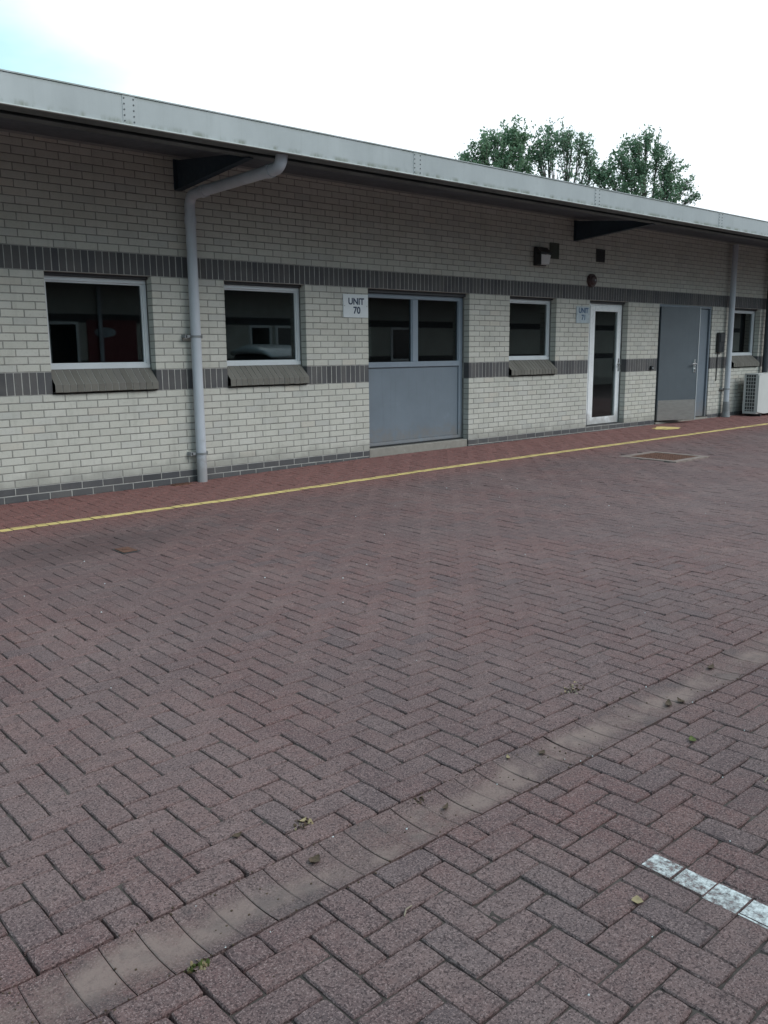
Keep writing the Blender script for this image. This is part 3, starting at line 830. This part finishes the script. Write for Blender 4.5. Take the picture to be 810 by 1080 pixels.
# small stop-tap cover near the yellow line
zz = gz(-1.70,-2.68)+.006
T = empty('stop_tap_cover', (-1.70, -2.68, zz), 'small dark stop tap lid in the paving below the leftmost window', 'drain cover')
s = MB(); s.cbox(-1.775, -1.635, -2.78, -2.585, zz-.03, zz-.001, .003); s.build('lid_frame', M['black'], T)
s = MB(); s.cbox(-1.762, -1.648, -2.766, -2.60, zz-.0008, zz+.003, .002); s.box(-1.73, -1.68, -2.69, -2.675, zz+.0031, zz+.006); s.build('lid', M['rust'], T)

# ------------------------------------------------------------------ litter on the paving
def leaf(x, y, L_, W_, ang, m, label, curl=.3, name='dry_leaf'):
    z = gz(x,y)+(dish(y) if CH0 < y < CH1 else 0)+.003
    mb = MB(); nn = 6; vs = []
    for i in range(nn+1):
        t = i/nn; w = W_*.5*math.sin(math.pi*min(.97, max(.05, t**.8)))*(1+rnd.uniform(-.2, .2))
        lift = curl*L_*(t-.5)**2+rnd.uniform(0, .001)
        for s_ in (-1, 0, 1): vs.append((L_*(t-.5), s_*w, lift+abs(s_)*curl*W_*.22))
    top = len(vs); vs += [(a, b, c_+.0008) for a, b, c_ in vs]
    fs = []
    for base, fl in ((0, 1), (top, 0)):
        for i in range(nn):
            for k in range(2):
                q_ = [base+i*3+k, base+i*3+k+1, base+i*3+k+4, base+i*3+k+3]; fs.append(q_[::-1] if fl else q_)
    mt = Matrix.Translation((x, y, z)) @ Matrix.Rotation(ang, 4, 'Z')
    mb.add([mt @ Vector(v) for v in vs], fs)
    o = mb.build(name, m, fix=False)
    return tag(o, label, 'leaf', 'dry leaves lying on the paving')
leaf(-2.555, -7.592, .036, .034, .6, M['dry1'], 'pale tan round leaf beside the white parking line', .15)
leaf(-3.083, -6.84, .045, .034, .3, M['dry2'], 'brown crumpled leaf in the left end of the channel trough', .5)
leaf(-3.189, -6.582, .036, .022, .1, M['dry2'], 'brown leaf on the paving just above the channel', .4)
leaf(-2.985, -6.650, .028, .016, .2, M['dry1'], 'small pale leaf scrap at a joint above the channel', .5)
leaf(-2.578, -6.887, .042, .016, .4, M['dry2'], 'narrow brown leaf in the middle of the channel silt', .6)
leaf(-2.03, -6.855, .040, .024, .2, M['dry2'], 'brown leaf lying where the channel silt widens', .4)
leaf(-1.28, -6.936, .07, .03, .5, M['dry2'], 'dark leaf clump half way along the channel', .5)
leaf(-1.215, -6.955, .05, .026, 1.1, M['dry2'], 'dark leaf beside another in the channel', .5)
leaf(-.74, -6.841, .07, .03, .2, M['dry2'], 'dark leaf far along the channel towards the right', .4)
leaf(-1.534, -7.186, .05, .03, .7, M['moss'], 'greenish leaf in a paving joint below the channel', .3)
leaf(-2.16, -6.80, .03, .014, .9, M['dry1'], 'pale leaf sliver at the upper edge of the channel', .5)
def clump(name, x, y, rad, nn, mats, label, cat, h=.012):
    mb = MB()
    for k in range(nn):
        a = rnd.uniform(0, 6.28); r = rad*math.sqrt(rnd.random())*(1 if rnd.random() < .8 else 1.5)
        px, py = x+r*math.cos(a), y+r*math.sin(a)*.6
        z = gz(px,py)+(dish(py) if CH0 < py < CH1 else 0)
        s_ = rnd.uniform(.003, .008); hh = rnd.uniform(.3, 1)*h; t = rnd.uniform(0, 6.28); dx, dy = math.cos(t)*s_, math.sin(t)*s_
        mb.add([(px-dx,py-dy,z-.002),(px+dx,py+dy,z-.002),(px+dx*.3+dy,py+dy*.3-dx,z+hh),(px-dx*.6+dy,py-dy*.6-dx,z+hh*.8)], [(0,1,2,3)], rnd.randrange(len(mats)))
    return tag(mb.build(name, mats, fix=False), label, cat)
clump('weed_tuft', -3.574, -7.012, .026, 45, [M['moss'], M['dry1']], 'little yellow-green moss tuft at the near edge of the channel', 'moss')
clump('leaf_litter', -1.44, -6.57, .06, 55, [M['dry2'], M['twig'], M['dry1']], 'scrap of brown leaf litter at the upper edge of the channel', 'leaf litter', .008)
clump('leaf_litter', -2.99, -6.652, .035, 40, [M['dry2'], M['dry1']], 'crumbs of debris in a paving joint above the channel', 'leaf litter', .008)
clump('leaf_litter', -2.62, -6.80, .03, 30, [M['dry2']], 'dark crumbs of debris at the upper lip of the channel', 'leaf litter', .006)
tw = MB(); z = gz(-3.05,-7.2); tw.tube([(-3.07,-7.215,z+.004),(-3.05,-7.2,z+.006),(-3.025,-7.196,z+.004)], .0022, 6)
tag(tw.build('twig', M['twig']), 'short pale twig on the paving below the channel', 'twig', 'twigs on the paving')
tw = MB(); z = gz(-1.62,-7.50); tw.tube([(-1.66,-7.525,z+.004),(-1.62,-7.52,z+.006),(-1.59,-7.525,z+.004)], .0022, 6)
tag(tw.build('twig', M['twig']), 'thin twig on the paving near the right edge', 'twig', 'twigs on the paving')
gr = MB()
for k in range(130):
    x, y = rnd.uniform(-4.2, 4), rnd.uniform(-8, -2.2); z = gz(x,y)+(dish(y) if CH0 < y < CH1 else 0)
    s_ = rnd.uniform(.001, .0028)*(1 if y < -5 else 1.7)
    gr.cbox(x-s_, x+s_, y-s_*.8, y+s_*.8, z-.001, z+s_*1.2, s_*.45, 0 if rnd.random() < .6 else 1)
for k in range(420):      # crumbs gathered along both lips of the channel and in its trough
    x = rnd.uniform(-4.1, 1.5); y = rnd.choice((CH0+rnd.gauss(.0, .012), CH1+rnd.gauss(0, .012), yc+rnd.gauss(0, .05)))
    z = gz(x,y)+(dish(y) if CH0 < y < CH1 else 0); s_ = rnd.uniform(.0012, .0034)
    gr.cbox(x-s_, x+s_, y-s_*.8, y+s_*.8, z-.002, z+s_*1.0, s_*.45, 0 if rnd.random() < .06 else 1)
tag(gr.build('grit', [M['lens'], M['dry2']], fix=False), 'pale and dark grit specks scattered over the paving', 'grit', kind='stuff')

# ------------------------------------------------------------------ trees behind the building
def tree(base, clumps, leaf_m, label, seed, nleaf):
    rr = random.Random(seed); B = Vector(base)
    root = empty('tree', B, label, 'tree', 'trees behind the roof')
    top = max(c[0][2] for c in clumps); C = sum((Vector(c[0]) for c in clumps), Vector())/len(clumps)
    fork = Vector((C.x, C.y, top*.52))
    wood = MB()
    tp = [B, B+Vector((rr.uniform(-.15,.15), rr.uniform(-.15,.15), 2)), (B+fork)/2+Vector((.1,0,.6)), fork]
    wood.tube(tp, [.26,.21,.17,.14], 10)
    lv = MB(); twigs = MB()
    for (c, rad, dens) in clumps:
        c = Vector(c)
        p1 = fork.lerp(c, .45)+Vector((rr.uniform(-.3,.3), rr.uniform(-.3,.3), rr.uniform(-.4,.0)))
        wood.tube([fork-Vector((0,0,.3)), p1, c+Vector((0,0,rad*.2))], [.09,.055,.018], 7)
        tips = []
        for k in range(int(20*rad*rad*dens)+6):
            d = Vector((rr.gauss(0,1), rr.gauss(0,1), rr.gauss(.15,1))).normalized()
            tip = c+d*rad*(rr.random()**.45)*rr.uniform(.65, 1.2)
            s_ = p1.lerp(c, rr.uniform(.2, 1))
            wood.tube([s_, s_.lerp(tip, .55)+Vector((0,0,rr.uniform(-.1,.12))), tip], [.020,.013,.005], 4, caps=False)
            tips.append((s_, tip))
        for k in range(int(1.2*nleaf*rad*rad*dens)):
            s_, tip = rr.choice(tips)
            p = s_.lerp(tip, 1-abs(rr.gauss(0, .28)))+Vector((rr.gauss(0,.09), rr.gauss(0,.09), rr.gauss(-.02,.09)))
            sz = rr.uniform(.05, .11)
            d = Vector((rr.gauss(0,1), rr.gauss(0,1), rr.gauss(-.5,.8))).normalized(); w = d.cross(Vector((rr.gauss(0,1), rr.gauss(0,1), rr.gauss(0,1)))).normalized()
            nrm = d.cross(w)
            lv.add([p-d*sz, p+w*sz*.5+nrm*sz*.15, p+d*sz, p-w*sz*.5+nrm*sz*.15], [(0,1,2,3)])
    wood.build('trunk', M['bark'], root, fix=False)
    lv.build('crown', leaf_m, root, fix=False)
V = Vector
tree((29.3,20.6,0), [((27.5,22.2,10.2),.55,.8),((27.9,21.9,10.6),.62,.8),((28.3,21.6,10.55),.85,1.0),((28.0,21.8,10.1),.6,.9),((28.75,21.2,11.15),.95,1.1),((29.35,20.8,11.6),.85,1.1),((29.95,20.3,11.8),.85,1.1),((30.3,20.0,11.2),.95,1.1),((29.5,20.4,10.5),1.0,1.2),((30.2,19.9,10.1),.8,1.1),((28.8,21.0,9.6),1.2,.8),((30.0,20.0,9.0),1.2,.8),((28.9,21.2,8.2),1.3,.6)],
     M['leaf1'], 'bushy dense green tree, leftmost of those above the roof', 11, 900)
tree((31.8,18.4,0), [((32.75,17.8,10.4),.6,.9),((30.6,19.6,10.9),.62,.9),((30.75,19.5,11.3),.6,.9),((31.1,19.2,11.55),.85,1.0),((31.9,18.6,11.75),.85,1.0),((32.45,18.1,11.45),.75,.9),((31.2,19.0,10.75),.60,.7),((32.6,17.9,10.75),.58,.8),((31.95,18.4,10.9),.6,.55),((31.7,18.4,9.9),.55,.35),((32.3,18.0,9.6),.6,.4),((31.7,18.4,8.2),1.2,.5)],
     M['leaf2'], 'thin tree with bare limbs showing, between two fuller trees above the roof', 23, 800)
tree((34.6,15.8,0), [((32.75,17.5,9.9),.75,1.0),((33.05,17.2,9.9),.8,1.0),((33.5,16.8,10.5),.8,1.0),((34.1,16.4,11.15),.75,.9),((34.7,16.1,11.55),.72,.9),((35.1,15.6,11.0),.85,.9),((35.5,15.1,10.4),.8,.8),((34.4,16.1,10.2),1.0,1.0),((35.3,15.2,9.5),.95,.9),((36.0,14.5,9.3),.7,.75),((36.2,14.2,8.8),.55,.7),((33.9,16.3,9.2),1.1,.9),((35.0,15.4,8.2),1.3,.7)],
     M['leaf3'], 'wide dark tree with gaps in its crown, rightmost above the roof', 37, 850)

# ------------------------------------------------------------------ across the yard (mirrored in the panes)
OY = -13.6
OB = empty('facing_unit', (5, OY, 0), 'similar brick unit across the yard with an added unseen high ridge, mirrored dimly in the window panes', 'building')
s = MB(); s.box(-14, 70, OY-.3, OY, -.1, 1.05, 0); s.box(-14, 70, OY-.3, OY, 1.275, 2.25, 0); s.box(-14, 70, OY-.3, OY, 2.475, 3.5, 0)
s.box(-14, 70, OY-.3, OY+.002, 1.051, 1.274, 1); s.box(-14, 70, OY-.3, OY+.002, 2.251, 2.474, 1)
s.build('wall', [M['lbrick'], M['dbrick']], OB)
s = MB(); s.prism([(OY+1.95,3.22),(OY+1.95,3.44),(OY-14,9.4),(OY-28,3.6),(OY-28,3.5),(OY-.3,3.5),(OY,3.48),(OY+1.7,3.28)], 0, -14.5, 70.5); s.build('roof', M['roof'], OB)  # unseen high ridge, added to block low sky from the wall opposite
s = MB(); s.cbox(-14.5, 70.5, OY+1.952, OY+1.97, 3.22, 3.44, .003); s.build('fascia', M['fascia'], OB)
def odoor(x0, x1, z0, z1, m, name):
    s = MB(); w = .075
    s.cbox(x0, x0+w, OY+.003, OY+.05, z0, z1, .004); s.cbox(x1-w, x1, OY+.003, OY+.05, z0, z1, .004); s.cbox(x0+w+.0005, x1-w-.0005, OY+.003, OY+.05, z1-w, z1, .004); s.cbox(x0+w+.0005, x1-w-.0005, OY+.003, OY+.05, z0, z0+w, .004)
    o = s.build(name, m, OB)
    s = MB(); s.box(x0+w, x1-w, OY+.003, OY+.012, z0+w, z1-w); s.build('pane', M['carglass'], o)
odoor(4.15, 4.98, .1, 2.27, M['white'], 'glazed_door')
odoor(10.25, 11.05, .9, 2.25, M['white'], 'window'); odoor(11.2, 12.3, .9, 2.25, M['white'], 'window')
odoor(-2.5, -1.4, 1.1, 2.25, M['white'], 'window'); odoor(16, 17.1, 1.1, 2.25, M['white'], 'window')
s = MB(); s.tube([(5.55,OY+.1,0),(5.55,OY+.1,3.3)], .055, 12); s.build('downpipe', M['pipe'], OB)
RS = empty('red_board', (5.95, OY, 1.1), 'dull red board with a pale oval on the facing wall, mirrored in the leftmost window', 'sign')
s = MB(); s.cbox(5.20, 6.60, OY+.003, OY+.03, 1.12, 2.32, .004); s.build('panel', M['redsign'], RS)
s = MB(); n = 24; s.prism([(5.70+.30*math.cos(2*math.pi*k/n), 2.0+.13*math.sin(2*math.pi*k/n)) for k in range(n)], 1, OY+.031, OY+.034); s.build('oval', M['signb'], RS)

# silver car parked nose-in, seen only as a reflection
CX, CY = 8.95, -9.95
CAR = empty('parked_car', (CX, CY, -.035), 'silver car parked across the yard, its roof mirrored in the second window', 'car')
def loft(mb, stations, n=20):
    rings = []
    for (y, hw_, zb_, zt_, e) in stations:
        rg = []
        for k in range(n):
            a = 2*math.pi*k/n; c_, s_ = math.cos(a), math.sin(a)
            rg.append((CX+hw_*math.copysign(abs(c_)**e, c_), CY+y, -.035+(zb_+zt_)/2+(zt_-zb_)/2*math.copysign(abs(s_)**e, s_)))
        rings.append(rg)
    vs = [p for r_ in rings for p in r_]; fs = []
    for i in range(len(rings)-1):
        for k in range(n): fs.append((i*n+k, i*n+(k+1)%n, (i+1)*n+(k+1)%n, (i+1)*n+k))
    fs += [tuple(range(n)), tuple(range((len(rings)-1)*n, len(rings)*n))]
    mb.add(vs, fs, 0, True)
s = MB(); loft(s, [(2.05,.62,.30,.62,.5),(1.95,.78,.24,.72,.45),(1.4,.87,.22,.86,.42),(.8,.89,.22,.95,.4),(-.6,.89,.22,.97,.4),(-1.5,.87,.24,.98,.42),(-1.95,.78,.28,.94,.45),(-2.05,.66,.36,.86,.5)])
loft(s, [(.35,.66,1.30,1.42,.6),(.05,.72,1.38,1.58,.6),(-.3,.74,1.40,1.66,.6),(-.9,.74,1.42,1.69,.6),(-1.6,.66,1.36,1.56,.6)]); cb = s.build('body', M['carpaint'], CAR)
s = MB(); loft(s, [(.98,.70,.86,.96,.5),(.5,.72,.88,1.20,.5),(.1,.70,.88,1.46,.5),(-1.4,.68,.88,1.50,.5),(-1.75,.66,.9,1.1,.5)]); s.build('windows', M['carglass'], CAR)
for wy in (1.28, -1.28):
    for sx in (-1, 1):
        s = MB(); s.tube([(CX+sx*.70,CY+wy,.28),(CX+sx*.90,CY+wy,.28)], .315, 20); w_ = s.build('wheel', M['tyre'], CAR)
        s = MB(); s.tube([(CX+sx*.901,CY+wy,.28),(CX+sx*.91,CY+wy,.28)], .20, 16); s.build('rim', M['steel'], w_)
for sx in (-1, 1):
    s = MB(); s.cbox(CX+sx*.62-.15, CX+sx*.62+.15, CY+1.93, CY+2.0, .56, .68, .02); s.build('headlight', M['lampglass'], CAR)

# ------------------------------------------------------------------ sky and sun
W = bpy.data.worlds.new('World'); scene.world = W; W.use_nodes = True
nt = W.node_tree; n = nt.nodes; l = nt.links; n.clear()
SUN_EL, SUN_AZ = R(38), R(163)       # azimuth clockwise from +Y
out = n.new('ShaderNodeOutputWorld'); mx = n.new('ShaderNodeMixShader')
sky = n.new('ShaderNodeTexSky'); sky.sky_type = 'NISHITA'; sky.sun_disc = False; sky.sun_elevation = SUN_EL; sky.sun_rotation = SUN_AZ
b1_ = n.new('ShaderNodeBackground'); b1_.inputs[1].default_value = .15; l.new(sky.outputs[0], b1_.inputs[0])
b2_ = n.new('ShaderNodeBackground'); b2_.inputs[1].default_value = 1.65
tc = n.new('ShaderNodeTexCoord'); mp = n.new('ShaderNodeMapping'); mp.inputs['Scale'].default_value = (1.6, 1.6, 4.0); mp.inputs['Location'].default_value = (1.2, .1, .2)
nz = n.new('ShaderNodeTexNoise'); nz.inputs['Scale'].default_value = 1.6; nz.inputs['Detail'].default_value = 6; nz.inputs['Roughness'].default_value = .5
cr = n.new('ShaderNodeValToRGB'); e = cr.color_ramp.elements
e[0].position = .24; e[0].color = (.38, .60, .645, 1); e[1].position = .56; e[1].color = (.655, .70, .745, 1)
l.new(tc.outputs['Generated'], mp.inputs[0]); l.new(mp.outputs[0], nz.inputs[0]); sx_ = n.new('ShaderNodeSeparateXYZ'); l.new(tc.outputs['Generated'], sx_.inputs[0])
m1_ = n.new('ShaderNodeMath'); m1_.operation = 'MULTIPLY_ADD'; m1_.inputs[1].default_value = .42; m1_.inputs[2].default_value = -.20; l.new(sx_.outputs[0], m1_.inputs[0])
m2_ = n.new('ShaderNodeMath'); m2_.operation = 'ADD'; l.new(m1_.outputs[0], m2_.inputs[0]); l.new(nz.outputs[0], m2_.inputs[1])   # cloud thins out to the north-west
l.new(m2_.outputs[0], cr.inputs[0]); l.new(cr.outputs[0], b2_.inputs[0])
fr = n.new('ShaderNodeMapRange'); fr.inputs[1].default_value = .20; fr.inputs[2].default_value = .44; fr.inputs[3].default_value = .7; fr.inputs[4].default_value = .95
l.new(m2_.outputs[0], fr.inputs[0]); l.new(fr.outputs[0], mx.inputs[0]); l.new(b1_.outputs[0], mx.inputs[1]); l.new(b2_.outputs[0], mx.inputs[2]); l.new(mx.outputs[0], out.inputs[0])
sl = bpy.data.lights.new('sun', 'SUN'); sl.energy = 1.5; sl.angle = R(34); sl.color = (1, .99, .975)
so_ = bpy.data.objects.new('sun', sl); col.objects.link(so_)
d = Vector((math.sin(SUN_AZ)*math.cos(SUN_EL), math.cos(SUN_AZ)*math.cos(SUN_EL), math.sin(SUN_EL)))
so_.rotation_euler = d.to_track_quat('Z', 'Y').to_euler(); so_.location = (0, -10, 20)

# ------------------------------------------------------------------ camera
yaw, pit, rol, foc = 0.7258344597618247, -0.18331692736642, -0.008785481680702175, 914.94
fw = Vector((math.sin(yaw)*math.cos(pit), math.cos(yaw)*math.cos(pit), math.sin(pit)))
ri = Vector((math.cos(yaw), -math.sin(yaw), 0)); up = ri.cross(fw)
ri2 = ri*math.cos(rol)+up*math.sin(rol); up2 = -ri*math.sin(rol)+up*math.cos(rol)
cam = bpy.data.cameras.new('camera'); cam.sensor_fit = 'VERTICAL'; cam.sensor_height = 24; cam.lens = 24*foc/1080
cam.clip_start = .05; cam.clip_end = 500
co = bpy.data.objects.new('camera', cam); col.objects.link(co)
co.matrix_world = Matrix(((ri2.x, up2.x, -fw.x, -4.476197), (ri2.y, up2.y, -fw.y, -8.732323), (ri2.z, up2.z, -fw.z, 1.443522), (0,0,0,1)))
scene.camera = co

scene.render.engine = 'CYCLES'
scene.cycles.max_bounces = 8; scene.cycles.transparent_max_bounces = 12; scene.cycles.use_denoising = True
scene.view_settings.view_transform = 'Standard'; scene.view_settings.look = 'None'; scene.view_settings.gamma = 1; scene.view_settings.exposure = .18
